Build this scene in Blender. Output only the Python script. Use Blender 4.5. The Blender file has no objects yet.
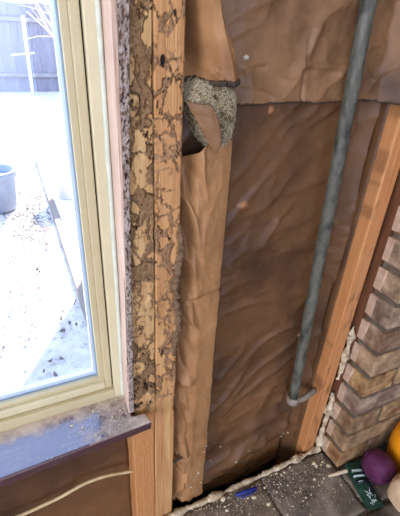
import bpy, bmesh, math, random
from mathutils import Vector, Matrix, noise
random.seed(7)
scene = bpy.context.scene
COL = scene.collection

# ------------------------------------------------------------------ camera
cam_d = bpy.data.cameras.new('camera')
cam_d.sensor_fit = 'VERTICAL'; cam_d.sensor_height = 24.0
cam_d.lens = 24.0 * 392.0 / 516.0
cam_d.clip_start = 0.02
cam = bpy.data.objects.new('camera', cam_d); COL.objects.link(cam)
rot = Matrix(((0.90852727, 0.16688394, -0.38305085),
              (-0.41472783, 0.47161312, -0.77819142),
              (0.05078416, 0.86586998, 0.4976848)))
cam.matrix_world = Matrix.Translation((0, -0.47, 1.287)) @ rot.to_4x4()
scene.camera = cam

# ------------------------------------------------------------------ sky, sun, room light, exposure
world = bpy.data.worlds.new('sky'); scene.world = world; world.use_nodes = True
wn = world.node_tree.nodes; wl = world.node_tree.links
bg = wn['Background']
bg.inputs[0].default_value = (0.42, 0.58, 1.0, 1); bg.inputs[1].default_value = 6.2
sun_d = bpy.data.lights.new('sun', 'SUN'); sun_d.energy = 26.0; sun_d.angle = math.radians(0.6)
sun_d.color = (1.0, 0.95, 0.87)
sun = bpy.data.objects.new('sun', sun_d); COL.objects.link(sun)
sd = Vector((-0.49, -0.87, -1.05)).normalized()
sun.rotation_euler = sd.to_track_quat('-Z', 'Y').to_euler()
sun.location = (3, 6, 8)
def area_light(name, loc, target, sx, sy, energy, color):
    d = bpy.data.lights.new(name, 'AREA'); d.shape = 'RECTANGLE'; d.size = sx; d.size_y = sy
    d.energy = energy; d.color = color
    o = bpy.data.objects.new(name, d); COL.objects.link(o); o.location = loc
    o.rotation_euler = (Vector(target) - Vector(loc)).to_track_quat('-Z', 'Y').to_euler()
    return o
# fill light added behind the camera, set in an unseen window opening
area_light('daylight_rear_window', (-0.75, -2.97, 1.45), (-0.75, 0, 1.45), 1.9, 1.5, 15, (1.0, 0.95, 0.88))
# area light for daylight from the left, its window opening unseen
area_light('daylight_left_window', (-2.57, -1.75, 1.45), (0, -1.75, 1.45), 1.7, 1.5, 66, (1.0, 0.95, 0.89))
vs = scene.view_settings
vs.view_transform = 'Standard'; vs.look = 'None'; vs.gamma = 1.0; vs.use_curve_mapping = False
vs.exposure = 0.0

# ------------------------------------------------------------------ helpers
def tag(o, label=None, cat=None, group=None, kind=None):
    if label: o['label'] = label
    if cat: o['category'] = cat
    if group: o['group'] = group
    if kind: o['kind'] = kind
    return o

def empty(name, loc):
    e = bpy.data.objects.new(name, None); COL.objects.link(e); e.location = loc
    e.empty_display_size = 0.05
    return e

def world_loc(o):
    l = Vector(o.location)
    while o.parent:
        o = o.parent; l += Vector(o.location)
    return l

def link(name, me, mat=None, parent=None, loc=None):
    """mesh given in world coordinates: origin moved to the base, parented without shift"""
    if loc is None:
        n = len(me.vertices)
        co = [0.0] * (3 * n); me.vertices.foreach_get('co', co)
        xs, ys, zs = co[0::3], co[1::3], co[2::3]
        loc = Vector(((min(xs) + max(xs)) / 2, (min(ys) + max(ys)) / 2, min(zs)))
        me.transform(Matrix.Translation(-loc))
    if mat: 
        me.materials.clear(); me.materials.append(mat)
    o = bpy.data.objects.new(name, me); COL.objects.link(o)
    o.location = Vector(loc)
    if parent:
        o.location = Vector(loc) - world_loc(parent); o.parent = parent
    return o

def me_from(verts, faces, smooth=True):
    me = bpy.data.meshes.new('m'); me.from_pydata([tuple(v) for v in verts], [], faces); me.update()
    if smooth: me.polygons.foreach_set('use_smooth', [True] * len(me.polygons))
    return me

def bm_mesh(bm, smooth=False):
    me = bpy.data.meshes.new('m'); bm.normal_update(); bm.to_mesh(me); bm.free()
    if smooth: me.polygons.foreach_set('use_smooth', [True] * len(me.polygons))
    return me

def bbox(bm, x0, x1, y0, y1, z0, z1, bev=0.0):
    r = bmesh.ops.create_cube(bm, size=1.0)
    vs_ = r['verts']
    for v in vs_:
        v.co = Vector((x0 + (v.co.x + .5) * (x1 - x0), y0 + (v.co.y + .5) * (y1 - y0), z0 + (v.co.z + .5) * (z1 - z0)))
    if bev > 0:
        es = list({e for v in vs_ for e in v.link_edges})
        bmesh.ops.bevel(bm, geom=es, offset=bev, segments=2, affect='EDGES', profile=.6)

def box(name, x0, x1, y0, y1, z0, z1, mat, parent=None, bev=0.0):
    bm = bmesh.new(); bbox(bm, x0, x1, y0, y1, z0, z1, bev)
    return link(name, bm_mesh(bm), mat, parent)

def tube_mesh(pts, rad, seg=10, cap=True):
    verts, faces = [], []
    n = len(pts); pts = [Vector(p) for p in pts]
    up = Vector((0, 0, 1))
    for i, p in enumerate(pts):
        t = (pts[min(i + 1, n - 1)] - pts[max(i - 1, 0)]).normalized()
        a = t.cross(up)
        if a.length < .05: a = t.cross(Vector((0, 1, 0)))
        a.normalize(); b = t.cross(a).normalized()
        r = rad[i] if isinstance(rad, (list, tuple)) else rad
        for k in range(seg):
            an = 2 * math.pi * k / seg
            verts.append(p + a * r * math.cos(an) + b * r * math.sin(an))
    for i in range(n - 1):
        for k in range(seg):
            k2 = (k + 1) % seg
            faces.append((i * seg + k, i * seg + k2, (i + 1) * seg + k2, (i + 1) * seg + k))
    if cap:
        faces.append(tuple(range(seg - 1, -1, -1))); faces.append(tuple((n - 1) * seg + k for k in range(seg)))
    return me_from(verts, faces)

def lathe_mesh(prof, center, seg=32):
    verts, faces = [], []
    for r, z in prof:
        for k in range(seg):
            a = 2 * math.pi * k / seg
            verts.append((center[0] + r * math.cos(a), center[1] + r * math.sin(a), center[2] + z))
    for i in range(len(prof) - 1):
        for k in range(seg):
            k2 = (k + 1) % seg
            faces.append((i * seg + k, i * seg + k2, (i + 1) * seg + k2, (i + 1) * seg + k))
    return me_from(verts, faces)

def nz(x, y, z=0.0): return noise.noise(Vector((x, y, z)))
def fbm(x, y, z=0.0, o=4): return noise.fractal(Vector((x, y, z)), 0.9, 2.0, o)
def ridge(x, y, z=0.0):
    return 1.0 - min(1.0, abs(nz(x, y, z)) * 2.2)
def sstep(a, b, x):
    t = max(0.0, min(1.0, (x - a) / (b - a))); return t * t * (3 - 2 * t)
def lerp(a, b, t): return a + (b - a) * t
def pw(tbl, x):
    """piecewise-linear table"""
    if x <= tbl[0][0]: return tbl[0][1]
    for (a, va), (b, vb) in zip(tbl, tbl[1:]):
        if x <= b: return va + (vb - va) * (x - a) / (b - a)
    return tbl[-1][1]

def sheet(name, fn, nu, nv, mat, parent=None, thick=0.0008, holes=None):
    """fn(u,v)->Vector, a real sheet with thickness (back layer offset along +Y)"""
    verts, faces = [], []
    for j in range(nv + 1):
        for i in range(nu + 1):
            verts.append(fn(i / nu, j / nv))
    N = len(verts); W = nu + 1
    keep = []
    for j in range(nv):
        for i in range(nu):
            if holes and holes((i + .5) / nu, (j + .5) / nv): continue
            keep.append((j * W + i, j * W + i + 1, (j + 1) * W + i + 1, (j + 1) * W + i))
    me = me_from(verts, keep)
    o = link(name, me, mat, parent)
    m = o.modifiers.new('thickness', 'SOLIDIFY'); m.thickness = thick; m.offset = -1
    return o

def blob_mesh(c, s, seed, sub=2, amp=.25, freq=1.6, flat=None):
    bm = bmesh.new(); bmesh.ops.create_icosphere(bm, subdivisions=sub, radius=1.0)
    for v in bm.verts:
        d = 1 + amp * fbm(v.co.x * freq + seed * 3.7, v.co.y * freq + seed, v.co.z * freq, 3)
        q = v.co * d
        v.co = Vector((c[0] + q.x * s[0], c[1] + q.y * s[1], c[2] + q.z * s[2]))
        if flat is not None and v.co.z < flat: v.co.z = flat
    return bm_mesh(bm, True)

# ------------------------------------------------------------------ materials
def srgb(r, g, b):
    f = lambda c: ((c / 255) / 12.92 if c / 255 <= .04045 else ((c / 255 + .055) / 1.055) ** 2.4)
    return (f(r), f(g), f(b), 1)

def mat(name, c1, c2=None, scale=20.0, stretch=(1, 1, 1), rough=0.7, spec=0.4, bump=0.0, bscale=None, metal=0.0,
        c3=None, s3=6.0, t3=(.55, .7), objrand=0.0, coat=0.0, attr=None, ca=None, emit=None, detail=6.0, rough2=None, contrast=(.3, .7)):
    m = bpy.data.materials.new(name); m.use_nodes = True
    nt = m.node_tree; N = nt.nodes; L = nt.links
    p = N['Principled BSDF']
    p.inputs['Roughness'].default_value = rough; p.inputs['Specular IOR Level'].default_value = spec
    p.inputs['Metallic'].default_value = metal; p.inputs['Coat Weight'].default_value = coat
    tc = N.new('ShaderNodeTexCoord'); mp = N.new('ShaderNodeMapping'); mp.inputs['Scale'].default_value = stretch
    L.new(tc.outputs['Object'], mp.inputs['Vector'])
    vec = mp.outputs['Vector']
    if objrand:
        oi = N.new('ShaderNodeObjectInfo'); mv = N.new('ShaderNodeVectorMath'); mv.operation = 'SCALE'
        cmb = N.new('ShaderNodeCombineXYZ')
        for k in range(3): L.new(oi.outputs['Random'], cmb.inputs[k])
        L.new(cmb.outputs[0], mv.inputs[0]); mv.inputs['Scale'].default_value = 37.0
        ad = N.new('ShaderNodeVectorMath'); L.new(vec, ad.inputs[0]); L.new(mv.outputs[0], ad.inputs[1]); vec = ad.outputs[0]
    c2 = c2 or c1
    n1 = N.new('ShaderNodeTexNoise'); n1.inputs['Scale'].default_value = scale; n1.inputs['Detail'].default_value = detail
    n1.inputs['Roughness'].default_value = .62
    L.new(vec, n1.inputs['Vector'])
    r1 = N.new('ShaderNodeMapRange'); r1.inputs[1].default_value = contrast[0]; r1.inputs[2].default_value = contrast[1]
    L.new(n1.outputs['Fac'], r1.inputs[0])
    mx = N.new('ShaderNodeMix'); mx.data_type = 'RGBA'
    mx.inputs[6].default_value = c1; mx.inputs[7].default_value = c2
    L.new(r1.outputs[0], mx.inputs[0]); colr = mx.outputs[2]
    if c3:
        n3 = N.new('ShaderNodeTexNoise'); n3.inputs['Scale'].default_value = s3; n3.inputs['Detail'].default_value = 5
        L.new(vec, n3.inputs['Vector'])
        r3 = N.new('ShaderNodeMapRange'); r3.inputs[1].default_value = t3[0]; r3.inputs[2].default_value = t3[1]
        L.new(n3.outputs['Fac'], r3.inputs[0])
        m3 = N.new('ShaderNodeMix'); m3.data_type = 'RGBA'; L.new(r3.outputs[0], m3.inputs[0])
        L.new(colr, m3.inputs[6]); m3.inputs[7].default_value = c3; colr = m3.outputs[2]
    if objrand:
        hs = N.new('ShaderNodeHueSaturation'); L.new(colr, hs.inputs['Color'])
        mr = N.new('ShaderNodeMapRange'); mr.inputs[3].default_value = 1 - objrand; mr.inputs[4].default_value = 1 + objrand
        L.new(oi.outputs['Random'], mr.inputs[0]); L.new(mr.outputs[0], hs.inputs['Value'])
        fr = N.new('ShaderNodeMath'); fr.operation = 'MULTIPLY'; fr.inputs[1].default_value = 7.31
        L.new(oi.outputs['Random'], fr.inputs[0])
        fr2 = N.new('ShaderNodeMath'); fr2.operation = 'FRACT'; L.new(fr.outputs[0], fr2.inputs[0])
        ms = N.new('ShaderNodeMapRange'); ms.inputs[3].default_value = .7; ms.inputs[4].default_value = 1.1
        L.new(fr2.outputs[0], ms.inputs[0]); L.new(ms.outputs[0], hs.inputs['Saturation'])
        colr = hs.outputs[0]
    if attr:
        for an, ac, ac2 in attr:
            at = N.new('ShaderNodeAttribute'); at.attribute_name = an
            na = N.new('ShaderNodeTexNoise'); na.inputs['Scale'].default_value = 260; na.inputs['Detail'].default_value = 4
            L.new(tc.outputs['Object'], na.inputs['Vector'])
            ra = N.new('ShaderNodeMapRange'); ra.inputs[1].default_value = .35; ra.inputs[2].default_value = .65
            L.new(na.outputs['Fac'], ra.inputs[0])
            mc = N.new('ShaderNodeMix'); mc.data_type = 'RGBA'; mc.inputs[6].default_value = ac; mc.inputs[7].default_value = ac2
            L.new(ra.outputs[0], mc.inputs[0])
            ma = N.new('ShaderNodeMix'); ma.data_type = 'RGBA'
            L.new(at.outputs['Fac'], ma.inputs[0]); L.new(colr, ma.inputs[6]); L.new(mc.outputs[2], ma.inputs[7]); colr = ma.outputs[2]
    L.new(colr, p.inputs['Base Color'])
    if rough2 is not None:
        rr = N.new('ShaderNodeMapRange'); rr.inputs[3].default_value = rough; rr.inputs[4].default_value = rough2
        L.new(r1.outputs[0], rr.inputs[0]); L.new(rr.outputs[0], p.inputs['Roughness'])
    if bump:
        nb = N.new('ShaderNodeTexNoise'); nb.inputs['Scale'].default_value = bscale or scale * 2; nb.inputs['Detail'].default_value = 7
        L.new(vec, nb.inputs['Vector'])
        b = N.new('ShaderNodeBump'); b.inputs['Strength'].default_value = bump; b.inputs['Distance'].default_value = .004
        L.new(nb.outputs['Fac'], b.inputs['Height']); L.new(b.outputs[0], p.inputs['Normal'])
    return m

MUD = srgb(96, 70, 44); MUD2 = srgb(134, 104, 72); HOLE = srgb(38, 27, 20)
M = {}
M['stud_pale'] = mat('pale_old_pine', srgb(196, 160, 110), srgb(170, 128, 80), 14, (7, 7, .55), .75, .25, .25, 40,
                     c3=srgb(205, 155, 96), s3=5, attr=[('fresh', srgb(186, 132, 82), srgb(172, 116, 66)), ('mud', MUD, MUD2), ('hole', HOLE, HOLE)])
M['stud_orange'] = mat('orange_old_pine', srgb(192, 146, 96), srgb(166, 116, 70), 14, (7, 7, .5), .7, .3, .25, 40,
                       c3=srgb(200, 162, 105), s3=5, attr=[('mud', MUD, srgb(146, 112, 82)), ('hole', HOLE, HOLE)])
M['stud_clean'] = mat('clean_pine_stud', srgb(200, 142, 88), srgb(172, 110, 62), 12, (9, 9, .45), .55, .4, .15, 40,
                      c3=srgb(190, 134, 88), s3=4, attr=[('mud', srgb(92, 58, 34), srgb(128, 84, 50))])
M['brown_wood'] = mat('dark_brown_board', srgb(116, 72, 42), srgb(84, 50, 30), 14, (6, 6, .6), .7, .3, .2)
M['plaster_edge'] = mat('mottled_plaster_edge', srgb(172, 158, 146), srgb(128, 110, 98), 90, rough=.9, spec=.2, bump=.5, bscale=160,
                        attr=[('mud', srgb(84, 62, 48), srgb(118, 92, 74)), ('hole', HOLE, HOLE)])
M['jamb_pink'] = mat('primed_pinkish_jamb', srgb(206, 178, 156), srgb(178, 146, 122), 16, (5, 5, .5), .6, .35, .15,
                     c3=srgb(226, 206, 190), s3=7)
M['caulk'] = mat('old_caulk', srgb(206, 208, 188), srgb(184, 186, 164), 40, rough=.7, bump=.3)
M['kraft'] = mat('kraft_paper', srgb(170, 126, 82), srgb(132, 92, 56), 12, rough=.55, spec=.3, bump=.3, bscale=90,
                 c3=srgb(124, 84, 52), s3=14, t3=(.55, .75))
M['kraft_mid'] = mat('aged_kraft_paper', srgb(144, 106, 70), srgb(90, 63, 41), 9, rough=.52, spec=.32, bump=.35, bscale=60,
                     c3=srgb(76, 51, 33), s3=11, t3=(.52, .75))
M['kraft_dark'] = mat('asphalt_kraft_paper', srgb(120, 83, 50), srgb(72, 49, 31), 5, rough=.46, spec=.32, bump=.3, bscale=45,
                      c3=srgb(70, 46, 30), s3=5, t3=(.5, .7), attr=[('scuff', srgb(186, 132, 88), srgb(176, 122, 80))], rough2=.55)
M['wool'] = mat('mineral_wool', srgb(150, 132, 96), srgb(86, 72, 48), 120, rough=.9, spec=.2, bump=.8, bscale=200,
                c3=srgb(70, 62, 38), s3=60, t3=(.5, .65))
M['fibre'] = mat('mineral_wool_fibre', srgb(226, 210, 176), srgb(156, 136, 100), 160, rough=.7, spec=.3)
M['tar'] = mat('tar_edge', srgb(48, 36, 26), srgb(70, 54, 38), 120, rough=.8, bump=.4)  # for tar edges and the tear, also the strip's painted edge shadow
M['galv'] = mat('galvanised_steel', srgb(106, 103, 90), srgb(66, 66, 56), 80, (1, 1, .5), .55, .35, .4, 160, metal=.0,
                c3=srgb(46, 47, 40), s3=55, t3=(.48, .66))
M['galv_dirty'] = mat('dusty_fitting', srgb(150, 136, 118), srgb(112, 98, 84), 60, rough=.7, bump=.3, metal=.1)
M['vinyl'] = mat('tan_window_vinyl', srgb(192, 178, 138), srgb(184, 168, 128), 12, rough=.42, spec=.45)
M['vinyl_pale'] = mat('pale_tan_vinyl', srgb(206, 194, 156), srgb(196, 182, 144), 12, rough=.45, spec=.4)
M['gasket'] = mat('black_gasket', srgb(40, 36, 32), rough=.7)
M['spacer'] = mat('aluminium_spacer', srgb(206, 216, 224), rough=.45, metal=.35)
M['bead'] = mat('grey_glazing_bead', srgb(128, 146, 160), rough=.4)  # blue of the reflected sky put into the bead colour
M['stool'] = mat('varnished_dark_stool', srgb(86, 56, 62), srgb(62, 38, 42), 10, (.6, 5, 5), .26, .9, .0, 60, coat=.6,
                 c3=srgb(120, 96, 92), s3=30, t3=(.6, .8))
M['dust'] = mat('plaster_dust', srgb(216, 202, 180), srgb(178, 158, 132), 90, rough=.95, spec=.1, bump=.5, bscale=200)
M['mortar'] = mat('old_mortar', srgb(112, 98, 82), srgb(80, 68, 56), 60, rough=.95, spec=.15, bump=.8, bscale=150)
M['mortar_cream'] = mat('cream_mortar', srgb(220, 204, 172), srgb(176, 152, 118), 60, rough=.95, spec=.15, bump=.8, bscale=150,
                        c3=srgb(140, 116, 88), s3=40, t3=(.5, .66))
M['brick'] = mat('weathered_brick', srgb(188, 154, 112), srgb(96, 70, 46), 26, rough=.9, spec=.2, bump=1.0, bscale=70,
                 c3=srgb(112, 76, 50), s3=20, t3=(.5, .68), objrand=.2)
M['mortar_dark'] = mat('sooty_mortar', srgb(96, 84, 70), srgb(66, 58, 48), 60, rough=.95, spec=.15, bump=.8, bscale=150)
M['residue'] = mat('plaster_residue', srgb(196, 168, 142), srgb(160, 128, 104), 40, rough=.95, spec=.1, bump=.6, bscale=120)
M['slab'] = mat('hearth_stone', srgb(138, 116, 88), srgb(70, 56, 42), 18, rough=.8, spec=.3, bump=.8, bscale=40,
                c3=srgb(150, 130, 104), s3=14, t3=(.54, .74), objrand=.05)
M['cable'] = mat('beige_cable', srgb(206, 182, 138), srgb(178, 150, 108), 60, rough=.6)
M['blue'] = mat('blue_plastic', srgb(24, 40, 122), rough=.35, spec=.5)
M['purple'] = mat('purple_cloth', srgb(92, 32, 70), srgb(68, 22, 54), 30, rough=.75, bump=.2, bscale=200)
M['orange'] = mat('orange_plastic', srgb(240, 158, 26), srgb(226, 138, 14), 10, rough=.5)
M['beige'] = mat('beige_paper', srgb(214, 184, 148), srgb(190, 156, 120), 20, rough=.75, bump=.2)
M['foil'] = mat('green_foil', srgb(18, 62, 46), srgb(10, 42, 32), 30, rough=.3, spec=.6)
M['white'] = mat('white_print', srgb(198, 214, 206), rough=.5)
M['foil_dark'] = mat('dark_print', srgb(22, 26, 30), rough=.4)
M['stick'] = mat('rolled_white_paper', srgb(214, 196, 166), srgb(186, 164, 132), 60, rough=.8)
M['drywall'] = mat('painted_wall', srgb(214, 206, 192), srgb(206, 198, 184), 8, rough=.85, spec=.2, bump=.08, bscale=150)
M['ceil'] = mat('ceiling_paint', srgb(226, 222, 214), rough=.9, spec=.1)
M['floorwood'] = mat('floor_boards', srgb(128, 92, 62), srgb(98, 66, 42), 10, (.6, 6, 6), .45, .4, .1)
M['sheathing'] = mat('dark_sheathing', srgb(66, 46, 32), srgb(48, 34, 24), 10, rough=.9, spec=.1)
M['siding'] = mat('exterior_siding', srgb(206, 202, 192), srgb(194, 190, 180), 8, rough=.8)
M['ground'] = mat('pale_dry_yard', srgb(214, 206, 196), srgb(180, 170, 160), 9, rough=.95, spec=.1, bump=.8, bscale=40,
                  c3=srgb(150, 140, 132), s3=26, t3=(.52, .75))
M['path'] = mat('concrete_path', srgb(226, 222, 216), srgb(212, 206, 200), 6, rough=.9, spec=.1, bump=.15)
M['leaf'] = mat('dry_leaf', srgb(128, 112, 104), srgb(98, 86, 80), 20, rough=.9, spec=.1)
M['edging'] = mat('weathered_edging', srgb(150, 134, 120), srgb(118, 104, 94), 18, (1, 6, 6), .9, .1)
M['fence'] = mat('weathered_fence', srgb(146, 140, 146), srgb(112, 107, 114), 8, (6, 6, .5), .9, .1, objrand=.12)
M['fence_rail'] = mat('fence_rail', srgb(150, 142, 140), srgb(120, 112, 112), 8, rough=.9)
M['pot'] = mat('grey_blue_pot', srgb(150, 158, 176), srgb(132, 140, 158), 10, rough=.6)
M['pot2'] = mat('pale_pot', srgb(214, 206, 200), srgb(200, 190, 184), 10, rough=.7)
M['soil'] = mat('dry_soil', srgb(206, 170, 130), srgb(170, 132, 96), 30, rough=.95, bump=.6)
M['bark'] = mat('pale_bark', srgb(196, 182, 168), srgb(160, 146, 134), 20, rough=.9)
M['polewhite'] = mat('white_pole', srgb(230, 228, 224), rough=.6)
M['foliage'] = mat('hedge_leaves', srgb(120, 150, 110), srgb(84, 116, 86), 10, rough=.8, objrand=.2)
def dust_over(m):
    # dust settled on the ledge: its own patchy shape, thick at the right end and against the frame
    nt = m.node_tree; N = nt.nodes; L = nt.links; p = N['Principled BSDF']
    src = p.inputs['Base Color'].links[0].from_socket
    tc = N.new('ShaderNodeTexCoord'); sep = N.new('ShaderNodeSeparateXYZ'); L.new(tc.outputs['Object'], sep.inputs[0])
    def mr(sock, a, b):
        r = N.new('ShaderNodeMapRange'); r.inputs[1].default_value = a; r.inputs[2].default_value = b; L.new(sock, r.inputs[0]); return r.outputs[0]
    gx = mr(sep.outputs[0], .27, .43); gy = mr(sep.outputs[1], .012, .060)
    mxm = N.new('ShaderNodeMath'); mxm.operation = 'MAXIMUM'; L.new(gx, mxm.inputs[0]); L.new(gy, mxm.inputs[1])
    n = N.new('ShaderNodeTexNoise'); n.inputs['Scale'].default_value = 38; n.inputs['Detail'].default_value = 9; n.inputs['Roughness'].default_value = .7
    L.new(tc.outputs['Object'], n.inputs['Vector'])
    ad = N.new('ShaderNodeMath'); ad.operation = 'MULTIPLY_ADD'; L.new(mxm.outputs[0], ad.inputs[0]); ad.inputs[1].default_value = .42; L.new(n.outputs['Fac'], ad.inputs[2])
    up_ = mr(sep.outputs[2], .0185, .0205)
    k = mr(ad.outputs[0], .62, .90)
    mu = N.new('ShaderNodeMath'); mu.operation = 'MULTIPLY'; L.new(k, mu.inputs[0]); L.new(up_, mu.inputs[1])
    mc = N.new('ShaderNodeMix'); mc.data_type = 'RGBA'; L.new(mu.outputs[0], mc.inputs[0]); L.new(src, mc.inputs[6]); mc.inputs[7].default_value = srgb(196, 176, 156)
    L.new(mc.outputs[2], p.inputs['Base Color'])
    r = N.new('ShaderNodeMapRange'); r.inputs[3].default_value = .26; r.inputs[4].default_value = .95; L.new(mu.outputs[0], r.inputs[0]); L.new(r.outputs[0], p.inputs['Roughness'])
    c = N.new('ShaderNodeMapRange'); c.inputs[3].default_value = .6; c.inputs[4].default_value = 0; L.new(mu.outputs[0], c.inputs[0]); L.new(c.outputs[0], p.inputs['Coat Weight'])
dust_over(M['stool'])
def glass():
    m = bpy.data.materials.new('window_glass'); m.use_nodes = True
    nt = m.node_tree; N = nt.nodes; L = nt.links; N.remove(N['Principled BSDF'])
    tr = N.new('ShaderNodeBsdfTransparent'); tr.inputs[0].default_value = (.93, .96, .97, 1)
    gl = N.new('ShaderNodeBsdfGlossy'); gl.inputs['Roughness'].default_value = .01
    lw = N.new('ShaderNodeLayerWeight'); lw.inputs[0].default_value = .5
    pw5 = N.new('ShaderNodeMath'); pw5.operation = 'POWER'; L.new(lw.outputs['Facing'], pw5.inputs[0]); pw5.inputs[1].default_value = 5
    fr = N.new('ShaderNodeMath'); fr.operation = 'MULTIPLY_ADD'; L.new(pw5.outputs[0], fr.inputs[0]); fr.inputs[1].default_value = .9; fr.inputs[2].default_value = .03
    mx = N.new('ShaderNodeMixShader'); L.new(fr.outputs[0], mx.inputs[0]); L.new(tr.outputs[0], mx.inputs[1]); L.new(gl.outputs[0], mx.inputs[2])
    L.new(mx.outputs[0], N['Material Output'].inputs[0]); return m
M['glass'] = glass()

# ------------------------------------------------------------------ setting: room shell
def boxes(name, lst, m, label, cat, kind='structure'):
    bm = bmesh.new()
    for b in lst: bbox(bm, *b)
    o = link(name, bm_mesh(bm), m); tag(o, label, cat, kind=kind); return o
WX0, WX1, WZ0, WZ1 = -.62, .112, .66, 1.95          # rough window opening
boxes('wall_front', [(WX1 + .012, 2.2, .092, .14, -.25, 2.6), (-2.6, WX0, .092, .14, -.25, 2.6),
                     (WX0, WX1 + .012, .092, .14, -.25, WZ0), (WX0, WX1 + .012, .092, .14, WZ1, 2.6)],
      M['sheathing'], 'dark board sheathing at the back of the opened wall', 'wall')
boxes('wall_front_finish', [(-2.6, WX0 - .03, -.012, .0, 0, 2.4)], M['drywall'], 'painted wall surface beyond the far side of the window', 'wall')
boxes('wall_left', [(-2.7, -2.6, -.85, .14, -.25, 2.6), (-2.7, -2.6, -3.1, -2.65, -.25, 2.6), (-2.7, -2.6, -2.65, -.85, -.25, .65), (-2.7, -2.6, -2.65, -.85, 2.25, 2.6)], M['drywall'], 'painted side wall of the room to the left with a wide window opening', 'wall')
boxes('wall_right', [(2.2, 2.3, -3.1, .14, -.25, 2.6)], M['drywall'], 'painted side wall of the room to the right', 'wall')
boxes('wall_back', [(-2.6, -1.75, -3.1, -3.0, -.25, 2.6), (.25, 2.2, -3.1, -3.0, -.25, 2.6),
                    (-1.75, .25, -3.1, -3.0, -.25, .65), (-1.75, .25, -3.1, -3.0, 2.25, 2.6)], M['drywall'],
      'painted wall behind the viewer with a wide window opening', 'wall')
boxes('floor', [(-2.6, 2.2, -3.0, .09, -.05, 0)], M['floorwood'], 'brown boarded floor of the room', 'floor')
boxes('ceiling', [(-2.7, 2.3, -3.1, .6, 2.4, 2.5)], M['ceil'], 'plain pale ceiling of the room', 'ceiling')

# ------------------------------------------------------------------ window_1
win = empty('window_1', ((WX0 + WX1) / 2, .09, WZ0 + .03)); tag(win, 'tan framed window with dusty glass left of the damaged studs', 'window', kind='structure')
zb = .691
fy0, fy1 = .042, .10
fr = box('frame_jamb', .0928, .108, fy0, fy1, zb - .02, WZ1, M['vinyl_pale'], win, .002)
cpts = []
for i in range(160):
    z = lerp(zb + .001, WZ1, i / 159); cpts.append((.1092 - .0015 * sstep(.95, .7, z) + .0006 * nz(z * 25, 1), .0405 + .0012 * nz(z * 18, 6), z))
link('caulk_bead', tube_mesh(cpts, [.0034 + .0009 * nz(i * .22, 3) for i in range(160)], 8), M['caulk'], fr)
box('frame_jamb', WX0, WX0 + .017, fy0, fy1, zb - .02, WZ1, M['vinyl_pale'], win, .002)
box('frame_sill', WX0 + .017, .0928, fy0, fy1, zb - .02, .7105, M['vinyl'], win, .002)
box('frame_head', WX0 + .017, .0928, fy0, fy1, WZ1 - .025, WZ1, M['vinyl_pale'], win, .002)
box('gasket', .0909, .093, .056, .07, .7115, WZ1 - .03, M['gasket'], win)
sash = empty('sash', (-.26, .09, .7115)); sash.location = Vector((-.26, .09, .7115)) - Vector(win.location); sash.parent = win
box('stile', .0785, .0908, .050, .084, .7115, WZ1 - .026, M['vinyl'], sash, .002)
box('stile', .0692, .0785, .0555, .084, .7115, WZ1 - .026, M['vinyl'], sash, .0012)
box('stile', WX0 + .019, WX0 + .043, .050, .084, .7115, WZ1 - .026, M['vinyl'], sash, .002)
box('bottom_rail', WX0 + .043, .0782, .050, .084, .7115, .7265, M['vinyl_pale'], sash, .002)
box('bottom_rail', WX0 + .043, .0690, .0575, .084, .7265, .7345, M['vinyl'], sash, .0012)
box('top_rail', WX0 + .043, .0782, .050, .084, WZ1 - .055, WZ1 - .027, M['vinyl'], sash, .002)
box('glazing_bead', .0668, .0692, .064, .078, .7345, WZ1 - .055, M['bead'], sash, .0005)
box('spacer_bar', .0630, .0668, .070, .080, .7345, WZ1 - .055, M['spacer'], sash)
box('glazing_bead', WX0 + .043, .0668, .066, .070, .7345, .7355, M['bead'], sash)
box('spacer_bar', WX0 + .043, .0630, .070, .080, .7345, .7425, M['spacer'], sash)
box('pane', WX0 + .04, .0690, .0782, .0822, .735, WZ1 - .05, M['glass'], sash)

# jamb lining board (pinkish primed wood) and its ragged paint
def jamb(u, v):
    z = lerp(.6915, 2.0, v)
    x = .1125 + .0006 * nz(z * 9, 1.2)
    prof = [(0, .0, .044), (.55, .0, .004), (.62, .0, .0), (1, .006, .0)]
    ys = pw([(a, c) for a, b, c in prof], u); dx = pw([(a, b) for a, b, c in prof], u)
    return Vector((lerp(x, x - .004, sstep(.95, .7, z)) + dx + .0006 * fbm(z * 60, u * 6, 2) * (u > .5) - .003 * sstep(.85, .7, z) * u, ys - .003 + .0008 * fbm(z * 30, u * 4, 5), z))
jb = sheet('trim_1', jamb, 24, 160, M['jamb_pink'], thick=.006)
tag(jb, 'pinkish primed jamb board between the tan window frame and the plaster edge', 'trim', kind='structure')

# ------------------------------------------------------------------ window stool (ledge)
def ledge():
    bm = bmesh.new()
    outline = [(-.70, .0415), (.1085, .0415), (.1085, -.0115), (.1345, -.0145), (.1385, -.0345), (-.70, -.071)]
    zt = .691
    def ring(z, inset, oy):
        vs_ = []
        for i, (x, y) in enumerate(outline):
            yy = y + (oy if i >= 4 else 0); xx = x - (inset if i in (3, 4) else 0)
            vs_.append(bm.verts.new((xx, yy, z)))
        return vs_
    prof = [(zt - .021, .004, .005), (zt - .0195, .001, .001), (zt - .0135, .0005, .0005), (zt - .0125, .0022, .0026), (zt - .0112, .0022, .0026), (zt - .0102, .0003, .0003), (zt - .003, 0, 0), (zt - .0008, .0008, .001), (zt, .0025, .003)]
    rings = [ring(*p) for p in prof]
    n = len(outline)
    for a, b in zip(rings, rings[1:]):
        for i in range(n): bm.faces.new((a[i], b[i], b[(i + 1) % n], a[(i + 1) % n]))
    bm.faces.new(rings[-1][::-1]); bm.faces.new(rings[0])
    bmesh.ops.recalc_face_normals(bm, faces=bm.faces)
    return bm_mesh(bm)
st = link('trim_2', ledge(), M['stool']); tag(st, 'dark varnished window ledge with bluish sheen and dusty right end', 'window ledge', kind='structure')
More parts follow.
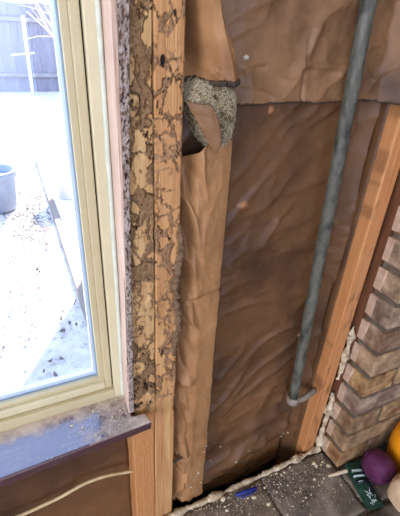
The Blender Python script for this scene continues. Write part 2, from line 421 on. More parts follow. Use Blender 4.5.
# dust and chips lying on the ledge
def dust_on(name, n, fx, zt, smin, smax, m, label, cat, parent=None):
    bm = bmesh.new()
    for i in range(n):
        x, y = fx()
        s = random.uniform(smin, smax) * (1 if random.random() < .9 else 1.9)
        r = bmesh.ops.create_icosphere(bm, subdivisions=1, radius=1.0)
        a = random.uniform(0, 6.28); sx = s * random.uniform(.7, 1.5); sz = s * random.uniform(.3, .7)
        for v in r['verts']:
            k = 1 + random.uniform(-.25, .25); q = v.co * k
            v.co = Vector((x + (q.x * math.cos(a) * sx - q.y * math.sin(a) * s), y + (q.x * math.sin(a) * sx + q.y * math.cos(a) * s), zt + max(0, (q.z + .6)) * sz))
    o = link(name, bm_mesh(bm), m, parent); tag(o, label, cat if not parent else None, kind='stuff'); return o
def led():
    while True:
        x = random.uniform(-.10, .134); y = random.uniform(-.033, .041)
        if x > .104 and y > -.013: continue
        w = sstep(-.02, .11, x) * .9 + sstep(.018, .04, y) * .8 + .04
        if random.random() < w * (.35 + .9 * sstep(-.2, .3, nz(x * 40, y * 40, 3))): return x, y
dust_on('ledge_dust', 1100, led, .691, .0002, .0007, M['dust'], 'pale dust and crumbs scattered on the right end of the window ledge', 'dust')
for i in range(14):
    x, y = led(); s = random.uniform(.0010, .0028)
    o = link('plaster_chip', blob_mesh((x, y, .691 + s * .45), (s * 1.3, s, s * .55), i + 50, 1, .5, flat=.691), M['dust'])
    tag(o, 'pale plaster chip lying among the dust on the window ledge', 'chip', 'plaster chips on the ledge')

# ------------------------------------------------------------------ studs
def stud(name, xl, xr, y0, y1, z0, z1, nx, nzr, m, fn, label, extra=None):
    """front face is a dense relief grid; fn(s,z)->(disp, mud, hole, dxl, dxr); s in 0..1 across"""
    verts, faces, mud, hole = [], [], [], []
    ring = nx + 3; fresh = []
    for j in range(nzr + 1):
        z = lerp(z0, z1, j / nzr)
        XL = xl(z); XR = xr(z)
        for i in range(nx + 1):
            s = i / nx
            d, mu, ho = fn(s, z)
            verts.append((lerp(XL, XR, s), y0 - d, z)); mud.append(mu); hole.append(ho)
        a, b = fn(1, z)[1], fn(0, z)[1]
        verts.append((XR, y1, z)); mud.append(a * .6); hole.append(0)
        verts.append((XL, y1, z)); mud.append(b * .6); hole.append(0)
        fresh += [sstep(.70, .66, z)] * ring
    for j in range(nzr):
        for i in range(ring):
            i2 = (i + 1) % ring
            faces.append((j * ring + i, j * ring + i2, (j + 1) * ring + i2, (j + 1) * ring + i))
    faces.append(tuple(range(ring - 1, -1, -1))); faces.append(tuple(nzr * ring + k for k in range(ring)))
    me = me_from(verts, faces, False)
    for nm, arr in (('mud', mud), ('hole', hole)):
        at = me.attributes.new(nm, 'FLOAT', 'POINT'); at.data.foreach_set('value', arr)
    at = me.attributes.new('fresh', 'FLOAT', 'POINT'); at.data.foreach_set('value', fresh)
    o = link(name, me, m); tag(o, label, 'wall stud'); return o

def gallery(x, z, cx, cz, seed, wmin, wmax, blotch):
    wx = x + .007 * fbm(x * 50, z * 50, seed + 3, 3)
    wz = z + .014 * fbm(x * 45 + 9, z * 45, seed + 7, 3)
    d, _ = noise.voronoi(Vector((wx / cx, wz / cz, seed)))
    e = d[1] - d[0]
    w = lerp(wmin, wmax, sstep(-.25, .5, nz(x * 22, z * 13, seed + 11)))
    gap = sstep(-.42, -.28, nz(x * 35, z * 30, seed + 15))             # galleries break off here and there
    v = sstep(w, w * .7, e) * gap
    d2, _ = noise.voronoi(Vector((wx / cx * 1.9, wz / cz * 2.3, seed + 30)))
    e2 = d2[1] - d2[0]
    v = max(v, sstep(.075, .045, e2) * sstep(.05, .2, nz(x * 16, z * 12, seed + 41)))
    b = sstep(.16, .24, fbm(x * 70, z * 32, seed + 20, 5) + blotch)
    mu = max(v, b)
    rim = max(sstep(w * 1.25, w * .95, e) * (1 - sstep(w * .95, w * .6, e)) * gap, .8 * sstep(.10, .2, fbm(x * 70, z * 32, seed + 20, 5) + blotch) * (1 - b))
    return mu, rim

def fn1(s, z):
    x = .120 + .038 * s
    lowfade = sstep(.655, .70, z)
    mu, rim = gallery(x, z, .021, .038, 4.2, .05, .27, -.40 + .26 * sstep(.4, .0, s) + .45 * sstep(.80, .74, z))
    mu *= lowfade; rim *= lowfade
    g = fbm(x * 420, z * 300, 1, 3)
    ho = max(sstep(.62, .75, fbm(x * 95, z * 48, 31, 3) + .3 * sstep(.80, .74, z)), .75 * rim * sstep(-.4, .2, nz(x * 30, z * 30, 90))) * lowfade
    d = -.0016 * rim + mu * (.0005 + .0008 * g) - .004 * ho + (1 - mu) * .0004 * fbm(x * 500, z * 12, 5, 2)
    d -= .003 * sstep(.45, .7, fbm(x * 30, z * 22, 77, 2) + .3) * lowfade
    d -= .0022 * sstep(.06, .0, min(s, 1 - s))
    return d, min(1, mu * .92 + .25 * rim), ho
def fn2(s, z):
    x = .159 + .038 * s
    lowfade = sstep(.66, .72, z)
    edge = sstep(.75, 1.0, s) * sstep(1.06, 1.0, z) * sstep(.84, .9, z)
    mu, rim = gallery(x, z, .026, .034, 9.4, .055, .23, -.40 + .9 * edge + .3 * sstep(.78, .73, z))
    mu *= lowfade; rim *= lowfade
    g = fbm(x * 420, z * 300, 4, 3)
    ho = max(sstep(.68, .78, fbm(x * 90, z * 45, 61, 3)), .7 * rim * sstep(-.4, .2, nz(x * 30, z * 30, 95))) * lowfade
    d = -.0015 * rim + mu * (.0004 + .0008 * g + .003 * edge) - .003 * ho + (1 - mu) * .0004 * fbm(x * 500, z * 12, 8, 2)
    d -= .0022 * sstep(.06, .0, min(s, 1 - s))
    return d, min(1, mu * .85 + .2 * rim), ho
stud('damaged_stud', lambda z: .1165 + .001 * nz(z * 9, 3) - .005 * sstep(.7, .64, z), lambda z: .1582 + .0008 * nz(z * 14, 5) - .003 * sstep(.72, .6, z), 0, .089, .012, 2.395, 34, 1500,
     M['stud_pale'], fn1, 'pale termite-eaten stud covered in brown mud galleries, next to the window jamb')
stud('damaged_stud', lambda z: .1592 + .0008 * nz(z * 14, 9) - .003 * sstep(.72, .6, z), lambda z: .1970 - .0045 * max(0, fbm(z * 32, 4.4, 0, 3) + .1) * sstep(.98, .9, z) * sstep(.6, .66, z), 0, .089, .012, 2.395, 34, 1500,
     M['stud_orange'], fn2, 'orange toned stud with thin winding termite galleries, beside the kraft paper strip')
def fn3(s, z):
    x = .58 + .037 * s
    kn = sstep(.3, .55, fbm(x * 70, z * 18, 3, 3)) * .55 + .6 * sstep(.12, .3, fbm(x * 60, z * 40, 9, 3)) * sstep(.66, .6, z) * sstep(.5, .56, z) * sstep(.5, .1, s)
    d = .0003 * fbm(x * 300, z * 9, 2, 2) - .0015 * sstep(.05, 0, min(s, 1 - s))
    return d, min(.8, kn), 0
stud('clean_stud', lambda z: .580, lambda z: .6175, 0, .089, .012, 2.395, 12, 300, M['stud_clean'], fn3,
     'clean orange pine stud standing beside the brick chimney')

# mud tube up the chewed edge of the second stud
pts, rd = [], []
for i in range(160):
    t = i / 159; z = lerp(.80, 1.05, t)
    pts.append((.1945 + .004 * math.sin(z * 45) + .003 * nz(z * 60, 1), -.001 + .002 * nz(z * 70, 4), z))
    rd.append(.0062 * (1 - .7 * abs(2 * t - 1) ** 3) * (1 + .6 * nz(z * 150, 7)))
tm = tube_mesh(pts, rd, 14)
for v in tm.vertices: v.co += v.normal * (.003 * noise.noise(v.co * 180) + .0014 * noise.noise(v.co * 420))
mt = link('mud_tube', tm, mat('termite_mud', MUD, srgb(138, 112, 88), 200, rough=.95, spec=.1, bump=.8, bscale=400))
tag(mt, 'crusty brown termite mud tube on the right edge of the orange stud', 'mud tube')

# ------------------------------------------------------------------ mottled plaster edge strip
def strip():
    nx, nr = 12, 900
    verts, faces, mud, hole = [], [], [], []
    for j in range(nr + 1):
        z = lerp(.695, 2.39, j / nr)
        xl = pw([(.69, .1065), (1.09, .1150), (1.31, .1175), (2.4, .1185)], z) + .0005 * nz(z * 80, 1)
        xr = pw([(.69, .1165), (1.09, .1245), (1.31, .1335), (2.4, .134)], z) + .0006 * nz(z * 70, 8)
        for i in range(nx + 1):
            s = i / nx; x = lerp(xl, xr, s)
            sp = fbm(x * 260, z * 170, 12, 4)
            mu = max(sstep(.05, .3, sp - .04), sstep(.75, .95, abs(2 * s - 1)) if s < .5 else sstep(.7, .9, abs(2 * s - 1)) * .9)
            ho = sstep(.5, .62, fbm(x * 170, z * 120, 40, 3))
            verts.append((x, -.006 + .002 * mu - .0012 * fbm(x * 300, z * 300, 3, 3) + .003 * ho + .004 * sstep(.8, 1, abs(2 * s - 1)), z)); mud.append(mu); hole.append(ho)
        verts.append((xr, .001, z)); mud.append(1); hole.append(0)
        verts.append((xl, .001, z)); mud.append(1); hole.append(0)
    ring = nx + 3
    for j in range(nr):
        for i in range(ring):
            i2 = (i + 1) % ring
            faces.append((j * ring + i, j * ring + i2, (j + 1) * ring + i2, (j + 1) * ring + i))
    faces.append(tuple(range(ring - 1, -1, -1))); faces.append(tuple(nr * ring + k for k in range(ring)))
    me = me_from(verts, faces, False)
    for nm, arr in (('mud', mud), ('hole', hole)):
        at = me.attributes.new(nm, 'FLOAT', 'POINT'); at.data.foreach_set('value', arr)
    return me
ps = link('plaster_edge', strip(), M['plaster_edge']); tag(ps, 'speckled grey plaster edge running up between jamb board and pale stud', 'plaster strip')

# ------------------------------------------------------------------ kraft paper sheets in the bay
def lower(u, v):
    x = lerp(.200, .579, u); z = lerp(.215, 1.24, v)
    y = .060
    y -= .010 * math.sin(math.pi * min(1, max(0, (x - .2) / .38)))                     # belly of the batt
    wx = x + .03 * nz(x * 6, z * 6, 2); wz = z + .03 * nz(x * 6, z * 6, 8)
    # soft diagonal wrinkles
    a = wx * .75 + wz * .66; b = -wx * .66 + wz * .75
    m1 = sstep(-.35, .25, nz(x * 5, z * 4, 14) + 1.1 * (x - .36))
    y -= .0075 * (ridge(a * 7, b * 21, 1) ** 1.6) * m1
    y -= .0062 * (ridge(wx * 6, wz * 17, 5) ** 1.8) * sstep(-.3, .3, nz(x * 6, z * 5, 18) + .6 * (.75 - z))
    y -= .0030 * fbm(x * 11, z * 14, 6, 4)
    y -= .0022 * (ridge(wx * 20 + 3, wz * 34, 9) ** 3) * sstep(-.1, .3, nz(x * 7, z * 7, 44))
    # slack roll at the bottom
    zr = .315 + .28 * (x - .3)
    y -= .020 * math.exp(-((z - zr) / .03) ** 2) * sstep(.576, .535, x) + .010 * sstep(.576, .535, x) * math.exp(-((z - zr - .085) / .02) ** 2) * sstep(.32, .45, x)
    # turned towards the stud at the right, gap at left
    y -= .016 * sstep(.555, .579, x)
    y += .010 * math.exp(-((x - .553) / .006) ** 2)
    return Vector((x, y, z))
nu, nv = 130, 300
lo = sheet('dark_kraft_sheet', lower, nu, nv, M['kraft_dark'])
tag(lo, 'dark wrinkled kraft paper behind the steel conduit, filling the lower wall bay', 'kraft paper')
sc = []
for j in range(nv + 1):
    for i in range(nu + 1):
        p = lower(i / nu, j / nv)
        k = 0
        for (sx, sz, sr, e) in ((.329, 1.043, .0065, 1.5), (.360, 1.192, .006, .8), (.52, .70, .004, 1), (.40, .62, .003, 1)):
            d = math.hypot((p.x - sx) / e, p.z - sz) * (1 + .5 * nz(p.x * 150, p.z * 150))
            k = max(k, sstep(sr, sr * .75, d))
        sc.append(k)
at = lo.data.attributes.new('scuff', 'FLOAT', 'POINT'); at.data.foreach_set('value', sc)

def flange(u, v):
    z = lerp(.22, 1.235, v)
    x = .5785 - .001 * math.sin(u * 3) - .0012 * nz(z * 16, 2); y = lerp(.045, .026, u) + .0012 * nz(z * 22, 3)
    return Vector((x - .006 * (1 - u) * (u < .999) * .3, y, z))
fl = sheet('staple_flange', flange, 4, 160, M['kraft_dark'], lo, .0009)

def upper(u, v):
    x = lerp(.225, .604, u); z0 = 1.206 + .006 * nz(x * 9, 3) + .0022 * nz(x * 90, 8) + .0015 * nz(x * 240, 8) + .016 * sstep(.57, .60, x)
    z = lerp(z0, 2.385, v ** 1.5)
    h = z - z0
    y = .043 - .010 * math.sin(math.pi * u) + .012 * sstep(.31, .26, x)
    y -= .006 * math.exp(-(h / .02) ** 2)
    wx = x + .03 * nz(x * 7, z * 7, 22); wz = z + .03 * nz(x * 7, z * 7, 28)
    y -= .0070 * (ridge(wx * 8 + wz * 6, wz * 13 - wx * 7, 31) ** 2.2)
    y -= .0016 * fbm(x * 35, z * 30, 36, 3)
    y -= .0026 * (ridge(wx * 17, wz * 24, 39) ** 3)
    # horizontal fold and vertical crease, pleats at the right
    zf = 1.254 + .01 * nz(x * 12, 1)
    y -= .0035 * math.exp(-((z - zf) / .004) ** 2) * sstep(.36, .40, x) * sstep(.52, .46, x)
    y += .0035 * math.exp(-((x - .395 - .02 * (z - 1.25)) / .0025) ** 2) * sstep(1.31, 1.28, z)
    y -= .008 * (ridge((x - .5 * (z - 1.25)) * 30, z * 5, 51) ** 2.5) * sstep(.50, .55, x)
    y += .004 * math.exp(-((z - 1.250) / .003) ** 2) * sstep(.31, .315, x) * sstep(.335, .33, x)
    y = lerp(y, -.006 - .002 * nz(z * 9, x * 20), sstep(.545, .575, x))
    return Vector((x, y, z))
up = sheet('torn_kraft_sheet', upper, 150, 260, M['kraft_mid'], thick=.0012)
tag(up, 'brown kraft paper with a ragged torn lower edge across the top of the bay', 'kraft paper')
pts = []
for i in range(140):
    u = i / 139; p = upper(u, 0.0); pts.append((p.x, p.y + .0018, p.z - .0006 + .0012 * nz(p.x * 300, 4)))
link('tar_edge', tube_mesh(pts, [.0020 + .0012 * nz(i * .7, 2) for i in range(140)], 6), M['tar'], up)
sp_ = min((upper(.195, q / 400) for q in range(200)), key=lambda p: abs(p.z - 1.262))
chip = link('paper_scrap', blob_mesh((sp_.x, sp_.y - .0015, sp_.z), (.0055, .0012, .0035), 3, 2, .8, 2.5), M['dust'])
tag(chip, 'tiny white paper scrap stuck on the torn kraft sheet', 'paper scrap')

# vertical folded strip next to the stud
def kstrip(u, v):
    z = lerp(.292, 1.162, v) - .03 * v ** 9 * sstep(.5, .1, u) + (1 - v) ** 12 * (.008 * nz(u * 9, 4) + .01 * u)
    xr = .2755 + .004 * (1 - v) + .0022 * nz(z * 7, 2) + .0012 * nz(z * 28, 9)
    s = u / .86
    if u <= .86:
        x = lerp(.1955, xr, s)
        y = pw([(0, .060), (.10, .045), (.2, .024), (.36, .008), (.55, .005), (.9, .0075), (1, .009)], s)
        wob = sstep(.62, .25, s)
        wz = z + .012 * nz(s * 3, z * 14, 4)
        f = ridge(s * 1.6 + .3 * nz(0, z * 9, 3), wz * 11, 2)
        y -= (.022 * (f ** 1.5) - .007) * wob * sstep(.0, .12, s)
        y += .009 * (ridge(s * 2.4 + 5, wz * 19 + s * 2.5, 6) ** 2) * wob * sstep(.05, .2, s)
        y -= .0014 * ridge(s * 1.2, z * 9, 8) ** 2 + .0009 * fbm(x * 60, z * 50, 3, 3)
        # horizontal crease and the low tear
        y += .003 * math.exp(-((z - .905 - .12 * (x - .24)) / .0035) ** 2)
        zt = .478 + .25 * (x - .20)
        y += .006 * math.exp(-((z - zt) / .0028) ** 2) * sstep(.265, .25, x) - .004 * sstep(zt + .03, zt, z) * sstep(zt - .004, zt, z)
    else:
        t = (u - .86) / .14
        x = xr + .0022 * math.sin(t * math.pi) - .006 * t * t; y = .009 + .042 * t
        y -= .0008
    return Vector((x, y, z))
ks = sheet('kraft_strip', kstrip, 70, 420, M['kraft'])
tag(ks, 'long creased tan kraft paper strip hanging beside the orange stud', 'kraft paper')
pts = [];
for i in range(120):
    p = kstrip(.86, i / 119); pts.append((p.x + .0008, p.y + .0002, p.z))
link('folded_edge', tube_mesh(pts, [.0007 + .0004 * nz(i * .4, 3) for i in range(120)], 6), M['tar'], ks)  # thin dark line painting the shadow along the strip's right edge
mud_tear = []
for i in range(26):
    t = i / 25; x = lerp(.199, .268, t); mud_tear.append((x, .0065 + .001 * nz(x * 90, 3), .479 + .25 * (x - .20) + .002 * nz(x * 120, 8)))
link('tear', tube_mesh(mud_tear, [.0034 * (1 - i / 26) ** .7 + .0005 for i in range(26)], 6), M['tar'], ks)

# ------------------------------------------------------------------ upper batt with cut end
batt = empty('insulation_batt', (.238, .03, 1.15)); tag(batt, 'bulging paper-faced insulation batt cut open to show fibrous wool', 'insulation')
def facing(u, v):
    z0 = 1.236 + .004 * nz(u * 6, 2) + .0018 * nz(u * 30, 3)
    z = lerp(z0, 2.385, v ** 1.6)
    xr = pw([(1.22, .277), (1.25, .269), (1.29, .249), (1.32, .237), (1.36, .231), (2.4, .231)], z) + .001 * nz(z * 30, 3)
    s = min(1, u / .85)
    if u <= .85:
        x = lerp(.2005, xr, s)
        y = pw([(0, .060), (.1, .048), (.25, .036), (.42, .012), (.6, -.006), (.8, -.012), (.93, -.006), (1, .004)], s)
        # valley running down from upper left to the middle, ridge beside it
        xv = pw([(1.23, .226), (1.26, .219), (1.30, .201), (1.34, .192), (2.4, .19)], z)
        y += .028 * math.exp(-((x - xv) / .009) ** 2) * sstep(1.238, 1.265, z)
        y -= .012 * math.exp(-((x - xv + .015) / .007) ** 2)
        y -= .004 * math.exp(-((x - xv - .026) / .012) ** 2)
        y -= .0075 * ridge(x * 22 + z * 20, z * 15 - x * 8, 4) ** 3 + .0016 * fbm(x * 50, z * 40, 8, 3)
        y += .003 * math.exp(-((x - .240) / .0014) ** 2) * sstep(1.252, 1.247, z)
    else:
        t = (u - .85) / .15; x = xr + .002 * math.sin(t * math.pi) - .006 * t; y = .004 + .034 * t
    return Vector((x, y, z))
fc = sheet('paper_facing', facing, 70, 220, M['kraft'], batt, .0012)
pts = []
for i in range(70):
    p = facing(i / 69 * .9, 0); pts.append((p.x, p.y + .003, p.z - .001 + .0016 * nz(i * .35, 5)))
link('tar_edge', tube_mesh(pts, [.0040 + .0022 * nz(i * .5, 9) for i in range(70)], 7), M['tar'], fc)  # thick tar edge, its dark colour also paints the shaded gap above the wool
# wool body
bm = bmesh.new(); bmesh.ops.create_icosphere(bm, subdivisions=5, radius=1.0)
def woolpt(d):
    """superellipsoid tapering to the lower right"""
    q = Vector([math.copysign(abs(c) ** .72, c) for c in d])
    zz = 1.192 + q.z * .044
    tap = min(1, max(0, (1.222 - zz) / .074))
    x = lerp(.2395 + q.x * .037, .2575 + q.x * .016, tap)
    y = .030 + q.y * .036 + .006 * tap
    return Vector((x, y, zz))
for v in bm.verts:
    d = v.co.normalized(); p = woolpt(d)
    n = .0035 * fbm(p.x * 120, p.y * 120, p.z * 120, 4) + .003 * fbm(p.x * 45, p.y * 45, p.z * 45, 2)
    v.co = p + d * n
wool = link('wool', bm_mesh(bm, True), M['wool'], batt)
verts, faces = [], []
for i in range(3200):
    th = random.uniform(math.pi * .85, math.pi * 2.15); ph = random.uniform(-1.2, 1.2)
    d = Vector((math.cos(th) * math.cos(ph), math.sin(th) * math.cos(ph), math.sin(ph)))
    p = woolpt(d) + d * random.uniform(-.001, .0035)
    t = Vector((random.gauss(0, 1), random.gauss(0, .5), random.gauss(0, .8))); t -= d * t.dot(d) * .7; t.normalize()
    L = random.uniform(.003, .009); bend = Vector((random.gauss(0, 1), random.gauss(0, 1), random.gauss(0, 1))) * L * .2
    w = random.uniform(.00022, .0005); s1 = t.cross(d).normalized() * w; s2 = d * w
    b0 = len(verts)
    for q, off in ((0, -t * L / 2), (1, bend), (2, t * L / 2)):
        c = p + off
        verts += [c + s1, c - s1 * .5 + s2, c - s1 * .5 - s2]
    for q in range(2):
        for k in range(3):
            k2 = (k + 1) % 3
            faces.append((b0 + q * 3 + k, b0 + q * 3 + k2, b0 + (q + 1) * 3 + k2, b0 + (q + 1) * 3 + k))
fb = link('fibre', me_from(verts, faces), M['fibre'], wool); tag(fb, kind='stuff')
# hanging torn paper triangle
tri = [Vector((.1985, -.003, 1.214)), Vector((.2385, -.012, 1.150)), Vector((.2440, -.016, 1.158)), Vector((.2270, -.014, 1.211))]
def flapf(u, v):
    a = tri[0].lerp(tri[3], u); b = tri[1].lerp(tri[2], u * .5)
    p = a.lerp(b, v)
    p.y -= .0035 * math.sin(u * 3) * math.sin(v * 3) + .0012 * fbm(u * 4, v * 4, 2, 3)
    p.x += .007 * math.sin(math.pi * v) * u + .001 * nz(v * 9, u); p.y -= .003 * u; p.z += .001 * nz(v * 8, u + 4)
    return p
sheet('torn_flap', flapf, 16, 30, M['kraft_mid'], batt, .001)

# ------------------------------------------------------------------ conduit
pipe = empty('steel_conduit', (.507, .008, .535)); tag(pipe, 'galvanised steel conduit pipe leaning down through the wall bay', 'pipe')
pts = []
for i in range(40):
    t = i / 39; z = lerp(.54, 2.39, t)
    pts.append((.5065 - .0493 * (z - .54), .010 + .002 * t, z))
link('tube', tube_mesh(pts, .0112, 24), M['galv'], pipe)
pts = [(.5071, .010, .526), (.5071, .010, .5275), (.5068, .010, .536), (.5066, .010, .545), (.5066, .010, .546)]
link('end_collar', tube_mesh(pts, [.011, .0148, .0152, .0146, .0118], 20), M['galv_dirty'], pipe)
# flattened strap arm from collar to the stud
bm = bmesh.new()
path = [Vector((.516, .006, .533)), Vector((.535, .006, .531)), Vector((.552, .009, .531)), Vector((.568, .012, .532)), Vector((.5785, .014, .533))]
rings = []
for i, p in enumerate(path):
    h = [.0085, .0085, .0100, .0105, .008][i]; t = [.006, .007, .007, .0065, .005][i]
    rg = []
    for k in range(12):
        a = 2 * math.pi * k / 12
        rg.append(bm.verts.new(p + Vector((0, t * math.cos(a), h * math.sin(a)))))
    rings.append(rg)
for a, b in zip(rings, rings[1:]):
    for k in range(12): bm.faces.new((a[k], a[(k + 1) % 12], b[(k + 1) % 12], b[k]))
bm.faces.new(rings[0][::-1]); bm.faces.new(rings[-1])
link('strap', bm_mesh(bm, True), M['galv_dirty'], pipe)

# ------------------------------------------------------------------ bay below the window
def under(u, v):
    x = lerp(-.62, .112, u); z = lerp(.02, .668, v)
    y = .048 - .006 * math.sin(math.pi * u) - .003 * ridge(x * 9, z * 12, 71) ** 2 - .0014 * fbm(x * 30, z * 30, 72, 3)
    return Vector((x, y, z))
us = sheet('kraft_sheet', under, 90, 90, M['kraft_dark']); tag(us, 'dark brown kraft paper filling the shadowed bay under the window ledge', 'kraft paper')
cb = []
for i in range(50):
    t = i / 49; x = lerp(-.25, .128, t)
    z = pw([(-.25, .466), (-.14, .472), (-.09, .474), (-.033, .482), (.016, .498), (.06, .4955), (.128, .472)], x)
    cb.append((x, .022, z))
for k in range(3):
    cb = [cb[0]] + [tuple((cb[i - 1][c] + cb[i][c] * 2 + cb[i + 1][c]) / 4 for c in range(3)) for i in range(1, len(cb) - 1)] + [cb[-1]]
o = link('electrical_cable', tube_mesh(cb, .0034, 10), M['cable']); tag(o, 'beige cable strung across the bay under the window ledge', 'cable')

# ------------------------------------------------------------------ brown board between stud and bricks
bd = box('backing_board', .632, .70, -.007, .085, .31, 2.38, M['brown_wood'], None, .001); tag(bd, 'dark brown board edge between the clean stud and the bricks', 'board')

# ------------------------------------------------------------------ brick chimney
chim = empty('brick_chimney', (1.1, -.04, .30)); tag(chim, 'weathered brown brick chimney corner rising from the hearth', 'chimney')
box('mortar_core', .6425, 1.62, -.0645, -.0095, .30, 2.38, M['mortar'], chim)
H, J = .0555, .0118
def brick_mesh(L, seed):
    rnd = random.Random(seed)
    bm = bmesh.new(); bbox(bm, -L / 2, L / 2, -.031, .031, 0, H, .0035)
    for v in bm.verts: v.co += Vector((rnd.uniform(-1, 1), rnd.uniform(-1, 1), rnd.uniform(-1, 1))) * .0013
    return bm_mesh(bm)
LF, LH = .195, .093
bms = {(k, i): brick_mesh(LF if k == 'f' else LH, 10 * i + (k == 'f')) for k in 'fh' for i in range(4)}
for b in bms.values(): b.materials.append(M['brick'])
plate_me = []
for i in range(4):
    bm = bmesh.new(); bbox(bm, -.0022, .002, -.009, .009, .004, H - .003, .001)  # thin pale plate near the back of the left brick face
    rnd = random.Random(90 + i)
    for v in bm.verts: v.co += Vector((rnd.uniform(-.0006, .0006), rnd.uniform(-.003, .003), rnd.uniform(-.003, .003)))
    me = bm_mesh(bm); me.materials.append(M['residue']); plate_me.append(me)
rnd = random.Random(3)
cz0 = .3005
for c in range(31):
    z = cz0 + c * (H + J)
    x = .638; k = 'f' if c % 2 else 'h'; n = 0
    while x < 1.60:
        Lk = LF if k == 'f' else LH
        if x + Lk > 1.63: k = 'h'; Lk = LH
        b = bpy.data.objects.new('brick', bms[(k, rnd.randrange(4))]); COL.objects.link(b); b.parent = chim
        b.location = Vector((x + Lk / 2 + rnd.uniform(-.0012, .0012), -.039 + rnd.uniform(-.0016, .0016), z)) - Vector(chim.location)
        b.rotation_euler = (0, 0, rnd.uniform(-.008, .008))
        if n == 0:
            r = bpy.data.objects.new('plaster_residue', plate_me[c % 4]); COL.objects.link(r); r.parent = b
            r.location = (-Lk / 2 - .0004, .0225, 0)
        x += Lk + J; k = 'h' if rnd.random() < .45 else 'f'; n += 1

# ------------------------------------------------------------------ hearth
he = empty('hearth', (.9, -.25, 0)); tag(he, 'raised grey stone hearth with cream mortar along its back edge', 'hearth')
box('hearth_base', .19, 1.62, -.50, -.004, .0, .2945, M['mortar_dark'], he)
def slab_mesh(x0, x1, y0, y1, seed):
    nx = max(4, int((x1 - x0) / .008)); ny = max(4, int((y1 - y0) / .008))
    verts, faces = [], []
    for j in range(ny + 1):
        for i in range(nx + 1):
            s, t = i / nx, j / ny
            x, y = lerp(x0, x1, s), lerp(y0, y1, t)
            e = min(min(s, 1 - s) * (x1 - x0), min(t, 1 - t) * (y1 - y0))
            z = .299 + .0028 * fbm(x * 16, y * 16, seed, 4) - .002 * sstep(.005, 0, e)
            x += .0015 * nz(x * 40, y * 40, seed) if 0 < i < nx else .003 * nz(y * 30, seed); y += .003 * nz(x * 30, seed + 5) if j in (0, ny) else 0
            verts.append((x, y, z))
    W = nx + 1
    for j in range(ny):
        for i in range(nx): faces.append((j * W + i, j * W + i + 1, (j + 1) * W + i + 1, (j + 1) * W + i))
    loop = [i for i in range(W)] + [j * W + nx for j in range(1, ny + 1)] + [ny * W + i for i in range(nx - 1, -1, -1)] + [j * W for j in range(ny - 1, 0, -1)]
    b0 = len(verts)
    for k in loop: verts.append((verts[k][0], verts[k][1], .262))
    n = len(loop)
    for k in range(n): faces.append((loop[k], b0 + k, b0 + (k + 1) % n, loop[(k + 1) % n]))
    faces.append(tuple(b0 + k for k in range(n - 1, -1, -1)))
    return me_from(verts, faces)
rows = [(-.182, -.016, [.178, .435, .638]), (-.182, -.076, [.640, .86, 1.12, 1.40, 1.62]), (-.345, -.190, [.178, .36, .60, .80, 1.06, 1.33, 1.62]), (-.51, -.353, [.178, .48, .75, .98, 1.3, 1.62])]
k = 0
for y0, y1, xs in rows:
    for a, b in zip(xs, xs[1:]):
        link('hearth_stone', slab_mesh(a + .0015, b - .0015, y0, y1, k * 2.3 + 1), M['slab'], he); k += 1
# mortar ridge along the back edge, turning up beside the bricks
def ridge_mesh(path, rad, seed, seg=14, amp=.45, step=.0022):
    P_ = []; R_ = []
    for (a, b), (ra, rb) in zip(zip(path, path[1:]), zip(rad, rad[1:])):
        a, b = Vector(a), Vector(b); n = max(2, int((b - a).length / .0014))
        for i in range(n): P_.append(a.lerp(b, i / n)); R_.append(lerp(ra, rb, i / n) * max(.3, .85 + .9 * nz(len(P_) * .045, seed)))
    P_.append(Vector(path[-1])); R_.append(rad[-1])
    me = tube_mesh(P_, R_, seg)
    for v in me.vertices:
        c = v.co; d_, _ = noise.voronoi(c * 130 + Vector((seed, 0, 0)))
        e_ = (d_[1] - d_[0]) * .004 - .0018 + noise.noise(c * 45 + Vector((0, seed, 0))) * .004 + noise.noise(c * 260) * .0012
        v.co = c + v.normal * e_
    return me
link('mortar_ridge', ridge_mesh([(.165, -.008, .292), (.30, -.010, .297), (.42, -.010, .299), (.52, -.010, .301), (.60, -.008, .302), (.628, -.008, .305)],
     [.010, .010, .008, .009, .0085, .010], 2), M['mortar_cream'], he)
link('mortar_ridge', ridge_mesh([(.628, -.006, .316), (.629, -.004, .34), (.6265, -.003, .40), (.6275, -.003, .46), (.625, -.002, .52)], [.010, .011, .008, .010, .006], 5), M['mortar_cream'], chim)
link('mortar_ridge', ridge_mesh([(.624, -.003, .57), (.6245, -.004, .62), (.6235, -.004, .67), (.6225, -.003, .71), (.624, -.002, .735)], [.004, .0085, .010, .008, .003], 8), M['mortar_cream'], chim)

def hz(x, y):
    return .2995
cr = random.Random(11)
n = 0
while n < 46:
    t = cr.random()
    x = cr.uniform(.19, .66); y = -.018 - abs(cr.gauss(0, .045))
    if y < -.24 or (x > .6 and y > -.08 and x > .625): continue
    s = cr.uniform(.0014, .0040) * (1.0 if cr.random() < .85 else 1.7)
    o = link('mortar_crumb', blob_mesh((x, y, .301 + s * .4), (s * 1.3, s, s * .7), n + 3, 1, .6), M['mortar_cream'])
    tag(o, 'small cream mortar crumb lying loose on the stone hearth', 'crumb', 'loose mortar crumbs on the hearth'); n += 1
